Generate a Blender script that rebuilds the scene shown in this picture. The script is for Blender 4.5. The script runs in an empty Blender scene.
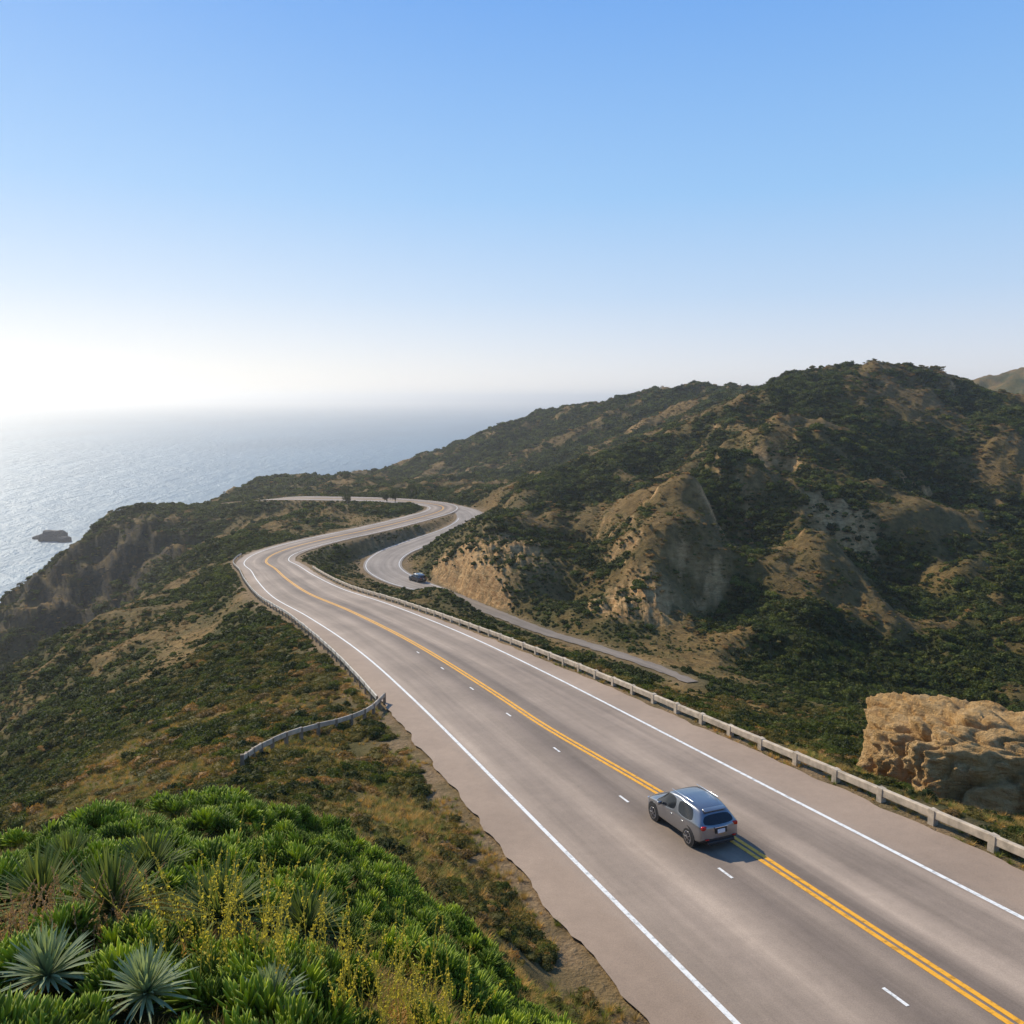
import bpy, math, random, time
import numpy as np
from mathutils import Vector, Matrix
T0=time.time()
rng=np.random.default_rng(7); random.seed(7)
scene=bpy.context.scene
SEA=-110.0
# ---------------------------------------------------------------- helpers
def link(o):
    scene.collection.objects.link(o); return o
def mesh_obj(name,verts,faces,mats=(),smooth=False,mi=None,do_link=True):
    me=bpy.data.meshes.new(name); me.from_pydata([tuple(v) for v in verts],[],[tuple(f) for f in faces])
    for m in mats: me.materials.append(m)
    if mi is not None: me.polygons.foreach_set("material_index",np.array(mi,dtype=np.int32))
    if smooth: me.polygons.foreach_set("use_smooth",np.ones(len(me.polygons),dtype=bool))
    me.update()
    o=bpy.data.objects.new(name,me)
    if do_link: link(o)
    return o
def sstep(a,b,x):
    t=np.clip((x-a)/(b-a),0,1); return t*t*(3-2*t)
perm=np.random.default_rng(3).permutation(256); perm=np.concatenate([perm,perm])
ga=np.random.default_rng(4).random(256)*2*np.pi; GX=np.cos(ga); GY=np.sin(ga)
def perlin(x,y,seed=0):
    x=x+seed*17.31; y=y+seed*9.73
    xi=np.floor(x).astype(np.int64); yi=np.floor(y).astype(np.int64)
    xf=x-xi; yf=y-yi; xi&=255; yi&=255; x1=(xi+1)&255; y1=(yi+1)&255
    u=xf*xf*xf*(xf*(xf*6-15)+10); v=yf*yf*yf*(yf*(yf*6-15)+10)
    def g(a,b,dx,dy):
        h=perm[perm[a]+b]; return GX[h]*dx+GY[h]*dy
    n00=g(xi,yi,xf,yf); n10=g(x1,yi,xf-1,yf); n01=g(xi,y1,xf,yf-1); n11=g(x1,y1,xf-1,yf-1)
    return 1.5*((n00*(1-u)+n10*u)*(1-v)+(n01*(1-u)+n11*u)*v)
def fbm(x,y,s,o=4,seed=0):
    r=0;a=1;f=1/s;t=0
    for i in range(o):
        r=r+a*perlin(x*f,y*f,seed+i); t+=a; a*=.5; f*=2.03
    return r/t*1.4
def ridged(x,y,s,o=3,seed=0):
    r=0;a=1;f=1/s;t=0
    for i in range(o):
        r=r+a*(1-2*np.abs(perlin(x*f,y*f,seed+i))); t+=a; a*=.5; f*=2.1
    return r/t-.35
# ---------------------------------------------------------------- roads
def catmull(P,step):
    P=np.array(P,float); P=np.vstack([2*P[0]-P[1],P,2*P[-1]-P[-2]])
    out=[]
    for i in range(1,len(P)-2):
        p0,p1,p2,p3=P[i-1:i+3]; n=max(2,int(np.linalg.norm((p2-p1)[:2])/step))
        for k in range(n):
            t=k/n
            out.append(.5*((2*p1)+(-p0+p2)*t+(2*p0-5*p1+4*p2-p3)*t*t+(-p0+3*p1-3*p2+p3)*t**3))
    out.append(P[-2]); return np.array(out)
# x,y,z,left half width,right half width
main_pts=[(27.88,-29.9,-8,6.95,7.5),(20.94,-11.1,-10.56,6.95,7.5),(14,7.63,-13.08,6.95,7.5),(7.06,26.4,-15.6,6.95,7.5),
 (-1.62,49.85,-18.75,6.95,6.8),(-9.07,68.4,-21.3,6.9,6.1),(-18.4,88.4,-24.05,6.6,5.7),(-28,107.3,-26.7,6.4,5.5),(-36.8,127.5,-29.3,6.2,5.5),
 (-43.6,144.1,-31.2,6,5.5),(-49,156,-32.3,5.8,5.5),(-50.5,167,-32.9,5.6,5.4),(-48,177,-33,5.2,5.2),(-42.5,188,-33,5,5),(-35.5,200,-33,5,5),(-27.5,216,-33,5,4.8),
 (-21.5,231,-33,5,4.8),(-21.5,243,-33,5,5),(-29,252,-33,5,5),(-43,259,-33,5,5),(-60,263,-33.1,5,5),(-80,270,-34,5,5),(-100,288,-38,5,5)]
b_pts=[(-19.0,243,-33.03,3.5,3.5),(-13.2,232,-33.15,4,4),(-11.5,220,-33.7,4.2,4.2),(-15,208,-34.5,4.2,4.2),(-22,196.5,-35.4,4.2,4.2),(-28,184,-36.1,4.2,4.2),(-28.5,172,-36.7,4.2,4.2),(-23,160.5,-37.0,3.8,3.8),(-14,149,-36.8,2.6,2.6)]
t_pts=[(-14.2,149.3,-36.83,2.4,2.4),(-7.5,139.5,-36.5,1.7,1.7),(-1.5,129,-36.0,1.4,1.4),(5,118,-35.4,1.2,1.2),(12,107,-34.4,1.0,1.0),(17.5,96,-33.2,.9,.9),(20.5,87,-32.0,.7,.7)]
RM=catmull(main_pts,1.0); RB=catmull(b_pts,1.0); RT=catmull(t_pts,1.0)
def frames(R):
    d=np.gradient(R[:,:2],axis=0); d/=np.linalg.norm(d,axis=1)[:,None]
    return d, np.stack([d[:,1],-d[:,0]],1)     # tangent, right normal
def road_field(x,y,R,Rmax=18):
    """distance outside the paved edge and road height"""
    e=np.full(x.shape,1e3); z=np.zeros(x.shape)
    idx=np.where((x>R[:,0].min()-34)&(x<R[:,0].max()+34)&(y>R[:,1].min()-34)&(y<R[:,1].max()+34))[0]
    if len(idx)==0: return e,z
    S=R[::3] if (len(R)-1)%3==0 else np.vstack([R[::3],R[-1:]])
    o=np.argsort(y[idx]); idx=idx[o]; ys=y[idx]
    for i in range(len(S)-1):
        a,b=S[i],S[i+1]; lo=np.searchsorted(ys,min(a[1],b[1])-32); hi=np.searchsorted(ys,max(a[1],b[1])+32)
        ii=idx[lo:hi]; 
        if len(ii)==0: continue
        xx=x[ii]; m=(xx>min(a[0],b[0])-32)&(xx<max(a[0],b[0])+32); ii=ii[m]
        if len(ii)==0: continue
        dx,dy=b[0]-a[0],b[1]-a[1]; L2=dx*dx+dy*dy
        t=np.clip(((x[ii]-a[0])*dx+(y[ii]-a[1])*dy)/L2,0,1)
        px=x[ii]-(a[0]+t*dx); py=y[ii]-(a[1]+t*dy); dist=np.hypot(px,py)
        right=(px*dy-py*dx)>0
        w=np.where(right,a[4]+(b[4]-a[4])*t,a[3]+(b[3]-a[3])*t)
        ee=np.maximum(0,dist-w); ee=ee+dist*1e-4
        better=ee<e[ii]; jj=ii[better]; e[jj]=ee[better]; z[jj]=(a[2]+(b[2]-a[2])*t)[better]
    return e,z
# ---------------------------------------------------------------- terrain control points (relative to eye level)
C=[
# knoll under the viewpoint
(0,0,-4.2),(-3,2,-4.2),(-3.6,5.9,-5.0),(-1.8,5.9,-5.35),(-4.7,8.3,-5.9),(-6.7,12.1,-7.5),(-5.6,15.9,-8.9),(-1.8,12,-8.3),(-2.2,8.6,-6.9),
(-.2,11.7,-9.5),(1.1,13.9,-11.7),(-1.6,18.6,-11.8),(-3.2,26.3,-14.2),(-7.2,36,-16.6),(-10.5,30.2,-15.2),(-11.8,24.4,-13.4),(-11.6,18.6,-11.0),(-10.9,14.5,-9.4),
(-9,8,-7.5),(-16,8,-14),(-8,-5,-8),(3,3,-6),(5,6,-9.5),(8,-5,-8),(0,-30,-3),(-40,-30,-30),(60,-40,-6),(100,-80,0),(50,0,-14),(60,25,-20),
# seaward slope
(-29,42,-24),(-22,26,-20),(-51,76,-36),(-41,76.5,-31),(-21.6,52.4,-21.5),(-28,82,-25.5),(-50,116.5,-33),(-57,147,-34.5),(-62,116,-37),(-84,125,-47),(-98,185,-58),(-80,155,-46),
(-82,206,-41),(-85,257,-41),(-80,297,-41),(-60,235,-35.5),(-62,185,-35),(-45,215,-33.6),(-40,235,-33.4),
(-40,20,-42),(-60,50,-56),(-78,90,-58),(-110,150,-68),(-90,20,-90),(-115,175,-72),(-100,125,-62),
# strip between the two roads
(-23,130,-36.5),(-27,145,-36.8),(-14,118,-35.5),(-5,105,-34.5),(3,90,-31.5),(-34,160,-36.2),(-36,172,-35.6),(-30,194,-34.6),
# headland
(-138,297,-45),(-149,287,-47),(-153,262,-56),(-158,243,-66),(-118,228,-68),(-103,222,-58),(-128,262,-48),(-122,203,-76),(-107,262,-43),(-135,357,-48),(-135,398,-48),(-118,330,-46),(-128,240,-65),
(-166,300,-80),(-174,262,-82),(-170,232,-76),(-150,222,-72),(-140,203,-78),(-158,400,-85),(-158,350,-80),
# shore / sea bed
(-186,305,-114),(-200,240,-114),(-190,190,-114),(-172,120,-114),(-145,60,-114),(-125,0,-114),(-175,420,-114),(-165,480,-114),(-140,560,-114),(-60,640,-114),(50,680,-114),(160,720,-114),
(-300,300,-145),(-300,0,-145),(0,900,-150),(-300,700,-150),(250,900,-140),(-200,-200,-130),
# far ridge
(-121,440,-53),(-106,470,-52),(-70,500,-44),(-53,520,-40),(-21,540,-32),(19,540,-18),(50,520,-6.4),(80,500,-1.2),(98,450,5.6),(113,400,5.5),
(-90,540,-85),(-20,600,-90),(60,600,-70),(130,580,-40),(-60,430,-48),(-20,440,-38),(20,430,-27),(60,410,-14),
# hollow behind spur one
(60,340,-18),(24,370,-33),(-6,350,-38),(-30,320,-37),(-54,310,-37),(-10,280,-34.5),(20,290,-33),(45,300,-26),(-50,285,-34),
# main hill crest
(129,290,10.4),(162,290,6.0),(184,290,.5),(230,290,-8),(107,300,6.0),(150,360,0),(200,420,-20),(300,520,-15),(446,700,25),(560,760,36),(400,700,12),(340,780,-25),(500,850,-10),(350,350,-20),
# spur one
(88,285,0),(62,265,-7.8),(40,250,-15.6),(20,235,-22),(5,222,-26),(-4,212,-29),(-5,152,-28.5),(-3,170,-28.5),(3,140,-30),(-1,190,-27.5),(-15,172,-31),
(39.5,232,-26),(24.4,200,-32),(12,165,-35.5),(10,138,-35.5),
# spur two
(101,255,1.9),(72,215,-6.1),(51,185,-13.0),(37.4,160,-18.5),(29,142,-25),(22,127,-30),
(84,235,-13),(62,195,-29),(46,160,-37),(34,130,-39),(32,105,-37.5),
# spur three
(127,245,-8),(97,210,-15),(73.5,175,-22.5),(57,150,-28.5),(45,125,-34.4),(145,262,-8),
(111,200,-31),(80,155,-41),(58,120,-41.5),(153,240,-9),(115,185,-24),(87,150,-34),(69.6,125,-40),
(158,200,-27),(200,150,-30),(150,100,-30),(250,50,-20),(39,90,-36),(30,80,-32),(55,70,-32),(42,55,-27),(22,60,-27),(22,74,-30),(27,47,-22.5),(24,38,-18.8),(40,35,-17),(35,20,-14.5),(19,33,-18.8),(17,40,-20.5),
]
C=np.array(C,float); cc=3.0
def phi(dx,dy): return np.sqrt(dx*dx+dy*dy+cc*cc)
A=phi(C[:,None,0]-C[None,:,0],C[:,None,1]-C[None,:,1]); n=len(C)
M=np.zeros((n+1,n+1)); M[:n,:n]=A-np.eye(n)*.4; M[:n,n]=1; M[n,:n]=1
W=np.linalg.solve(M,np.append(C[:,2],0))
def bluff(x,y):
    return np.clip(np.exp(-(((x+4)/13)**2+((y-150)/16)**2)**2)+np.exp(-(((x-19)/9)**2+((y-124)/8)**2)**2)+np.exp(-(((x-70)/8)**2+((y-168)/8)**2)**2),0,1)
def headland(x,y): return np.exp(-(((x+132)/36)**2+((y-244)/30)**2)**2)
def warp(x,y): return x+6*fbm(x,y,30,2,40), y+6*fbm(x,y,30,2,50)
def height(x,y,info=False):
    x=np.asarray(x,float); y=np.asarray(y,float); shp=x.shape; x=x.ravel(); y=y.ravel()
    z=np.full(x.shape,W[n])
    for i in range(n): z+=W[i]*phi(x-C[i,0],y-C[i,1])
    r=np.hypot(x,y)
    F=[road_field(x,y,R) for R in (RM,RB,RT)]; emin=np.minimum(np.minimum(F[0][0],F[1][0]),F[2][0])
    calm=.12+.88*sstep(3,26,emin)
    big=sstep(45,150,r)*calm
    wx,wy=warp(x,y)
    hillm=sstep(-20,20,x)
    z+=big*(ridged(wx,wy,52,3,1)*(5.0+2.0*hillm)+ridged(wx,wy,19,3,15)*(2.4-.2*hillm)+fbm(x,y,9,3,5)*.8)
    z+=bluff(x,y)*(ridged(x,y,4.5,3,61)*1.8)*sstep(1,5,emin)+headland(x,y)*(ridged(wx,wy,13,3,63)*4.2+ridged(x,y,5,2,66)*1.5)
    z+=sstep(12,60,r)*fbm(x,y,6,3,9)*.55*(.3+.7*calm)+fbm(x,y,1.6,3,12)*.10
    far=sstep(900,1400,r); z=z*(1-far)+far*(-140)
    w0=1/30.*(1+14*bluff(x,y)); num=z*w0; den=w0.copy()
    bank=np.where((y<34)&(x<8),.12,1.0)
    for q,(e,rz) in enumerate(F):
        e2=np.maximum(0,e-(.9 if q<2 else .6))
        w=bank*(1.0 if q<2 else .35)*np.clip(1-e2/17,0,1)**2/(e2+.02)**2
        w=np.where(e2<=0,1e5,w)
        num+=w*(rz-.10); den+=w
    z=num/den
    if info: return z.reshape(shp),emin.reshape(shp)
    return z.reshape(shp)
# polar sheet
NA,NR=980,860
a1=np.linspace(-46,46,NA-80); ang=np.radians(np.concatenate([np.linspace(-180,-47.5,40),a1,np.linspace(47.5,180,40)]))
rad=np.exp(np.linspace(math.log(.6),math.log(2600),NR))
AA,RR=np.meshgrid(ang,rad); X=np.sin(AA)*RR; Y=np.cos(AA)*RR
Z,E=height(X,Y,True)
ET=road_field(X.ravel(),Y.ravel(),RT)[0].reshape(X.shape)
print("terrain",time.time()-T0)
gx=np.stack([np.gradient(X,axis=1),np.gradient(Y,axis=1),np.gradient(Z,axis=1)],-1)
gy=np.stack([np.gradient(X,axis=0),np.gradient(Y,axis=0),np.gradient(Z,axis=0)],-1)
N=np.cross(gx,gy); N/=np.linalg.norm(N,axis=-1)[...,None]+1e-9; slope=1-np.abs(N[...,2])
def veg_mask(x,y):
    wx,wy=warp(x,y)
    return .8*fbm(x,y,34,4,70)+.35*fbm(x,y,7,2,77)-sstep(70,130,np.hypot(x,y))*.58*(ridged(wx,wy,52,3,1)+.55*ridged(wx,wy,19,3,15)-.05)+.13
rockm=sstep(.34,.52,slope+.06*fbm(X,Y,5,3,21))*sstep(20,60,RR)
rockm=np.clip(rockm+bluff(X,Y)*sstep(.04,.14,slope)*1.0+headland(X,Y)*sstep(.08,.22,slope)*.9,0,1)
vm=veg_mask(X,Y); green=sstep(-.45,.3,vm)
dirt=sstep(3.2,.6,E)*(.55+.45*sstep(-.4,.3,fbm(X,Y,2.5,3,33)))*np.where(ET<=E+.01,.6*sstep(2.2,.5,ET),1)
dirt=np.maximum(dirt,.75*np.exp(-((X-20)**2/14+(Y-56)**2/30.)))
verts=np.stack([X,Y,Z],-1).reshape(-1,3)
i=np.arange(NR-1)[:,None]*NA+np.arange(NA)[None,:]; j=np.arange(NR-1)[:,None]*NA+((np.arange(NA)+1)%NA)[None,:]
faces=np.stack([i,j,j+NA,i+NA],-1)[:, :-1].reshape(-1,4)[:, ::-1]
me=bpy.data.meshes.new("terrain"); me.vertices.add(len(verts)); me.vertices.foreach_set("co",verts.ravel())
me.loops.add(faces.size); me.loops.foreach_set("vertex_index",faces.ravel().astype(np.int32))
me.polygons.add(len(faces)); me.polygons.foreach_set("loop_start",np.arange(0,faces.size,4,dtype=np.int32)); me.polygons.foreach_set("loop_total",np.full(len(faces),4,dtype=np.int32))
me.polygons.foreach_set("use_smooth",np.ones(len(faces),dtype=bool)); me.update(); me.validate()
ca=me.color_attributes.new("masks",'FLOAT_COLOR','POINT')
scrubby=sstep(85,150,RR)*(1-.5*dirt)*sstep(-60,0,X)*.6+.5*sstep(80,150,RR)*(1-sstep(-60,0,X))
col=np.stack([rockm,green,dirt,scrubby],-1).reshape(-1); ca.data.foreach_set("color",col.astype(np.float32))
terrain=link(bpy.data.objects.new("terrain",me))
print("mesh",time.time()-T0)
# ---------------------------------------------------------------- materials
class NT:
    def __init__(s,name,rough=.8,**kw):
        s.m=bpy.data.materials.new(name); s.m.use_nodes=True; s.t=s.m.node_tree; s.b=s.t.nodes["Principled BSDF"]; s.b.inputs["Roughness"].default_value=rough
        for k,v in kw.items(): s.b.inputs[k].default_value=v
    def n(s,t,**kw):
        nd=s.t.nodes.new(t)
        for k,v in kw.items(): setattr(nd,k,v)
        return nd
    def l(s,a,b): s.t.links.new(a,b)
    def noise(s,scale,detail=5,rough=.6,coord=None,dist=0):
        nd=s.n("ShaderNodeTexNoise"); nd.inputs["Scale"].default_value=scale; nd.inputs["Detail"].default_value=detail; nd.inputs["Roughness"].default_value=rough; nd.inputs["Distortion"].default_value=dist
        if coord is not None: s.l(coord,nd.inputs["Vector"])
        return nd.outputs["Fac"]
    def ramp(s,fac,stops):
        nd=s.n("ShaderNodeValToRGB"); cr=nd.color_ramp
        while len(cr.elements)<len(stops): cr.elements.new(.5)
        for e,(p,c) in zip(cr.elements,stops): e.position=p; e.color=(*c,1) if len(c)==3 else c
        s.l(fac,nd.inputs[0]); return nd.outputs[0]
    def mix(s,f,a,b,mode='MIX'):
        nd=s.n("ShaderNodeMix",data_type='RGBA',blend_type=mode)
        for sock,v in ((nd.inputs[0],f),(nd.inputs[6],a),(nd.inputs[7],b)):
            if isinstance(v,bpy.types.NodeSocket): s.l(v,sock)
            elif isinstance(v,(int,float)): sock.default_value=v
            else: sock.default_value=(*v,1)
        return nd.outputs[2]
    def math(s,op,a,b=0):
        nd=s.n("ShaderNodeMath",operation=op)
        for sock,v in ((nd.inputs[0],a),(nd.inputs[1],b)):
            if isinstance(v,bpy.types.NodeSocket): s.l(v,sock)
            else: sock.default_value=v
        return nd.outputs[0]
    def bump(s,h,strength=.5,dist=.1):
        nd=s.n("ShaderNodeBump"); nd.inputs["Strength"].default_value=strength; nd.inputs["Distance"].default_value=dist
        s.l(h,nd.inputs["Height"]); s.l(nd.outputs[0],s.b.inputs["Normal"]); return nd
    def color(s,c): s.l(c,s.b.inputs["Base Color"])
def simple(name,c,rough=.6,var=.25,scale=4,**kw):
    m=NT(name,rough,**kw); co=m.n("ShaderNodeTexCoord").outputs["Object"]; f=m.noise(scale,5,.6,co)
    m.color(m.ramp(f,[(.3,tuple(v*(1-var) for v in c)),(.7,tuple(min(1,v*(1+var)) for v in c))])); return m.m
# terrain
m=NT("terrain_ground",.95); m.b.inputs["Specular IOR Level"].default_value=.15
pos=m.n("ShaderNodeNewGeometry").outputs["Position"]
at=m.n("ShaderNodeAttribute",attribute_name="masks"); sep=m.n("ShaderNodeSeparateColor"); m.l(at.outputs["Color"],sep.inputs[0])
nb=m.noise(.09,6,.6,pos); nm=m.noise(.7,6,.65,pos); nf=m.noise(7,5,.7,pos); nff=m.noise(40,3,.6,pos)
dry=m.ramp(nm,[(.3,(.17,.10,.034)),(.5,(.33,.195,.06)),(.7,(.46,.29,.10))])
dry=m.mix(m.ramp(nb,[(.45,(0,0,0)),(.62,(1,1,1))]),dry,m.ramp(nm,[(.35,(.12,.10,.03)),(.65,(.22,.165,.05))]))
dry=m.mix(at.outputs["Alpha"],dry,m.ramp(nm,[(.3,(.095,.062,.021)),(.6,(.20,.125,.044)),(.8,(.29,.18,.07))]))
grn=m.ramp(nm,[(.3,(.044,.048,.011)),(.6,(.09,.088,.022)),(.75,(.15,.125,.036))])
c1=m.mix(m.math('ADD',sep.outputs[1],m.math('MULTIPLY',m.math('SUBTRACT',nf,.5),.8)),dry,grn)
dcol=m.ramp(nf,[(.3,(.25,.16,.08)),(.6,(.40,.27,.145)),(.8,(.48,.34,.20))])
c2=m.mix(sep.outputs[2],c1,dcol)
wv=m.n("ShaderNodeMapping"); wv.inputs["Scale"].default_value=(1,1,4); m.l(pos,wv.inputs["Vector"])
rn=m.noise(.5,7,.7,wv.outputs[0],.6)
rcol=m.ramp(rn,[(.25,(.17,.08,.03)),(.42,(.50,.27,.105)),(.58,(.70,.43,.19)),(.8,(.78,.53,.27))])
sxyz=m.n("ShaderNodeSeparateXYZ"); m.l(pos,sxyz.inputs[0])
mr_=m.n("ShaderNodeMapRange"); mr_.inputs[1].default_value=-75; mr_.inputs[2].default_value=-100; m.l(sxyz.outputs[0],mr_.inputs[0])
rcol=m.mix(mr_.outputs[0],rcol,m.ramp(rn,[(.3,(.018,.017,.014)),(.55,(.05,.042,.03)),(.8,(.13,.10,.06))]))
rf=m.math('MULTIPLY',sep.outputs[0],m.ramp(nm,[(.32,(.25,.25,.25)),(.5,(1,1,1))]))
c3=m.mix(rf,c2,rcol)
m.color(m.mix(.5,c3,m.ramp(nff,[(.2,(.35,.35,.35)),(.7,(1,1,1))]),'MULTIPLY'))
m.bump(m.math('ADD',m.math('MULTIPLY',nm,3),nf),.8,.4)
me.materials.append(m.m)
# sea
m=NT("sea_water",.54); m.b.inputs["IOR"].default_value=1.333
pos=m.n("ShaderNodeNewGeometry").outputs["Position"]
mp=m.n("ShaderNodeMapping"); mp.inputs["Rotation"].default_value=(0,0,.6); mp.inputs["Scale"].default_value=(1,.45,1); m.l(pos,mp.inputs["Vector"])
w1=m.noise(.05,6,.62,mp.outputs[0],.4); w2=m.noise(.4,4,.6,mp.outputs[0])
m.bump(m.math('ADD',m.math('MULTIPLY',w1,1.0),m.math('MULTIPLY',w2,.15)),1.0,5.5)
big=m.noise(.004,4,.5,mp.outputs[0]); m.color(m.ramp(big,[(.35,(.085,.165,.225)),(.65,(.11,.205,.27))]))
sv=[(0,0,SEA)]; sf=[]; rr=[200,1000,5000,20000,90000]; K=96
for r_ in rr:
    for k in range(K): sv.append((r_*math.cos(2*math.pi*k/K),r_*math.sin(2*math.pi*k/K),SEA))
for k in range(K): sf.append((0,1+k,1+(k+1)%K))
for q in range(len(rr)-1):
    for k in range(K):
        a=1+q*K+k; b=1+q*K+(k+1)%K; sf.append((a,a+K,b+K,b))
mesh_obj("sea",sv,sf,[m.m])
# marine haze: a low layer of real scattering air over the coast
hv=[];hf=[]; K=48
for z_ in (SEA-5,50):
    for k in range(K): hv.append((18000*math.cos(2*math.pi*k/K),18000*math.sin(2*math.pi*k/K),z_))
for k in range(K): hf.append((k,(k+1)%K,K+(k+1)%K,K+k))
hf.append(tuple(range(K-1,-1,-1))); hf.append(tuple(range(K,2*K)))
hm=bpy.data.materials.new("haze_air"); hm.use_nodes=True; ht=hm.node_tree; ht.nodes.clear(); ho=ht.nodes.new("ShaderNodeOutputMaterial"); hs=ht.nodes.new("ShaderNodeVolumeScatter")
hs.inputs["Color"].default_value=(.99,.985,.98,1); hs.inputs["Density"].default_value=2.3e-4; hs.inputs["Anisotropy"].default_value=.55; ht.links.new(hs.outputs[0],ho.inputs["Volume"])
mesh_obj("haze",hv,hf,[hm])
# asphalt (uses strip UV: x = metres across, y = metres along)
def asphalt(name,base,edge,tracks=True):
    m=NT(name,.85); m.b.inputs["Specular IOR Level"].default_value=.3
    uv=m.n("ShaderNodeUVMap").outputs[0]; sx=m.n("ShaderNodeSeparateXYZ"); m.l(uv,sx.inputs[0])
    pos=m.n("ShaderNodeNewGeometry").outputs["Position"]
    st=m.n("ShaderNodeMapping"); st.inputs["Scale"].default_value=(.9,.03,1); m.l(uv,st.inputs["Vector"])
    streak=m.noise(1.0,4,.6,st.outputs[0]); patch=m.noise(.12,5,.6,pos); fine=m.noise(28,4,.7,pos); mid=m.noise(2.2,5,.65,pos)
    c=m.ramp(streak,[(.3,tuple(v*.72 for v in base)),(.5,base),(.7,tuple(v*1.28 for v in base))])
    if tracks:
        wob=m.math('ADD',sx.outputs[0],m.math('MULTIPLY',m.math('SUBTRACT',streak,.5),1.6))
        fr=m.ramp(m.math('MULTIPLY',m.math('ADD',wob,8),1/16.),[(0,(1,1,1)),(.22,(1,1,1)),(.30,(.80,.80,.81)),(.36,(.98,.98,.98)),(.44,(.56,.56,.58)),(.50,(.74,.74,.74)),(.56,(.58,.58,.60)),(.64,(1,1,1)),(.72,(.72,.72,.73)),(.82,(1,1,1))])
        c=m.mix(.95,c,fr,'MULTIPLY')
    ax=m.math('ABSOLUTE',sx.outputs[0]); ef=m.ramp(m.math('ADD',m.math('MULTIPLY',ax,.1),m.math('MULTIPLY',m.math('SUBTRACT',mid,.5),.12)),[(.47,(0,0,0)),(.56,(1,1,1))])
    c=m.mix(ef,c,edge)
    c=m.mix(.6,c,m.ramp(patch,[(.35,(.62,.62,.62)),(.6,(1,1,1))]),'MULTIPLY')
    c=m.mix(.35,c,m.ramp(mid,[(.3,(.7,.7,.7)),(.65,(1,1,1))]),'MULTIPLY')
    c=m.mix(.6,c,m.ramp(fine,[(.3,(.55,.55,.55)),(.65,(1,1,1))]),'MULTIPLY')
    m.color(c); m.bump(fine,.3,.01); return m.m
mat_road=asphalt("asphalt",(.45,.342,.255),(.43,.31,.22))
mat_road2=asphalt("asphalt_old",(.40,.325,.26),(.37,.29,.21),False)
mat_lane=asphalt("asphalt_worn",(.27,.215,.165),(.27,.21,.15),False)
def paint(name,c):
    m=NT(name,.6); pos=m.n("ShaderNodeNewGeometry").outputs["Position"]
    f=m.noise(5,6,.75,pos); m.color(m.ramp(f,[(.32,tuple(v*.45 for v in c)),(.50,c)])); return m.m
mat_white=paint("white_paint",(.80,.77,.71)); mat_yellow=paint("yellow_paint",(.84,.38,.012))
def strip(name,R,lo,hi,zo,mat,cols=2,parent=None,i0=0,i1=None):
    """lo/hi : arrays or floats of lateral offset"""
    n0=len(R); lo=np.broadcast_to(lo,(n0,))[i0:i1]; hi=np.broadcast_to(hi,(n0,))[i0:i1]
    R=R[i0:i1]; d,nr=frames(R); nN=len(R)
    L=np.concatenate([[0],np.cumsum(np.hypot(*np.diff(R[:,:2],axis=0).T))])
    v=[];f=[];uvs=[]
    for k in range(cols):
        o=lo+(hi-lo)*k/(cols-1); v.append(np.stack([R[:,0]+nr[:,0]*o,R[:,1]+nr[:,1]*o,R[:,2]+zo],1)); uvs.append(np.stack([o,L],1))
    v=np.concatenate(v); uvs=np.concatenate(uvs)
    for k in range(cols-1):
        for q in range(nN-1): f.append((k*nN+q,(k+1)*nN+q,(k+1)*nN+q+1,k*nN+q+1))
    o=mesh_obj(name,v,f,[mat]); ul=o.data.uv_layers.new(name="UVMap")
    li=np.zeros(len(o.data.loops),dtype=np.int32); o.data.loops.foreach_get("vertex_index",li); ul.data.foreach_set("uv",uvs[li].ravel())
    if parent: o.parent=parent
    return o
RMf=catmull(main_pts,.35); RTf=catmull(t_pts,.4)
def edge_noise(R,seed,amp=.22): 
    return amp*fbm(R[:,0],R[:,1],2.2,4,seed)
Lm=np.concatenate([[0],np.cumsum(np.hypot(*np.diff(RM[:,:2],axis=0).T))]); k0=np.argmin(np.hypot(RM[:,0]-7.06,RM[:,1]-26.4)); S=Lm-Lm[k0]
road=strip("road",RMf,-RMf[:,3]+edge_noise(RMf,1,.34),RMf[:,4]+edge_noise(RMf,2),0,mat_road,14)
lw=-5.0+sstep(60,170,S)*.9; rw=5.0-sstep(60,170,S)*.9
strip("edge_line_1",RM,lw-.08,lw+.08,.010,mat_white,2,road)
strip("edge_line_2",RM,rw-.08,rw+.08,.010,mat_white,2,road)
yo=.78-sstep(1,18,S)*.78-sstep(15,45,S)*.1
strip("centre_line_1",RM,yo-.21,yo-.05,.010,mat_yellow,2,road)
strip("centre_line_2",RM,yo+.05,yo+.21,.010,mat_yellow,2,road)
def at_s(s,lat):
    k=int(np.clip(np.searchsorted(S,s),1,len(S)-1)); f=(s-S[k-1])/(S[k]-S[k-1]); P=RM[k-1]+(RM[k]-RM[k-1])*f
    d=RM[k,:2]-RM[k-1,:2]; d=d/np.linalg.norm(d); return np.array([P[0]+d[1]*lat,P[1]-d[0]*lat,P[2]]),d
dv=[];df=[]
for q in range(-4,8):
    s=-9.1+6.9*q
    for (ss,ll) in ((s-.38,-.98),(s-.38,-.88),(s+.38,-.88),(s+.38,-.98)):
        p,_=at_s(ss,ll); dv.append((p[0],p[1],p[2]+.010))
    b=len(dv)-4; df.append((b,b+1,b+2,b+3))
o=mesh_obj("lane_dashes",dv,df,[mat_white]); o.parent=road
side=strip("road",RB,-RB[:,3],RB[:,4],0,mat_road2,8)
strip("edge_line_1",RB,-RB[:,3]+.5,-RB[:,3]+.65,.01,mat_white,2,side,22); strip("edge_line_2",RB,RB[:,4]-.65,RB[:,4]-.5,.01,mat_white,2,side,22)
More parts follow.
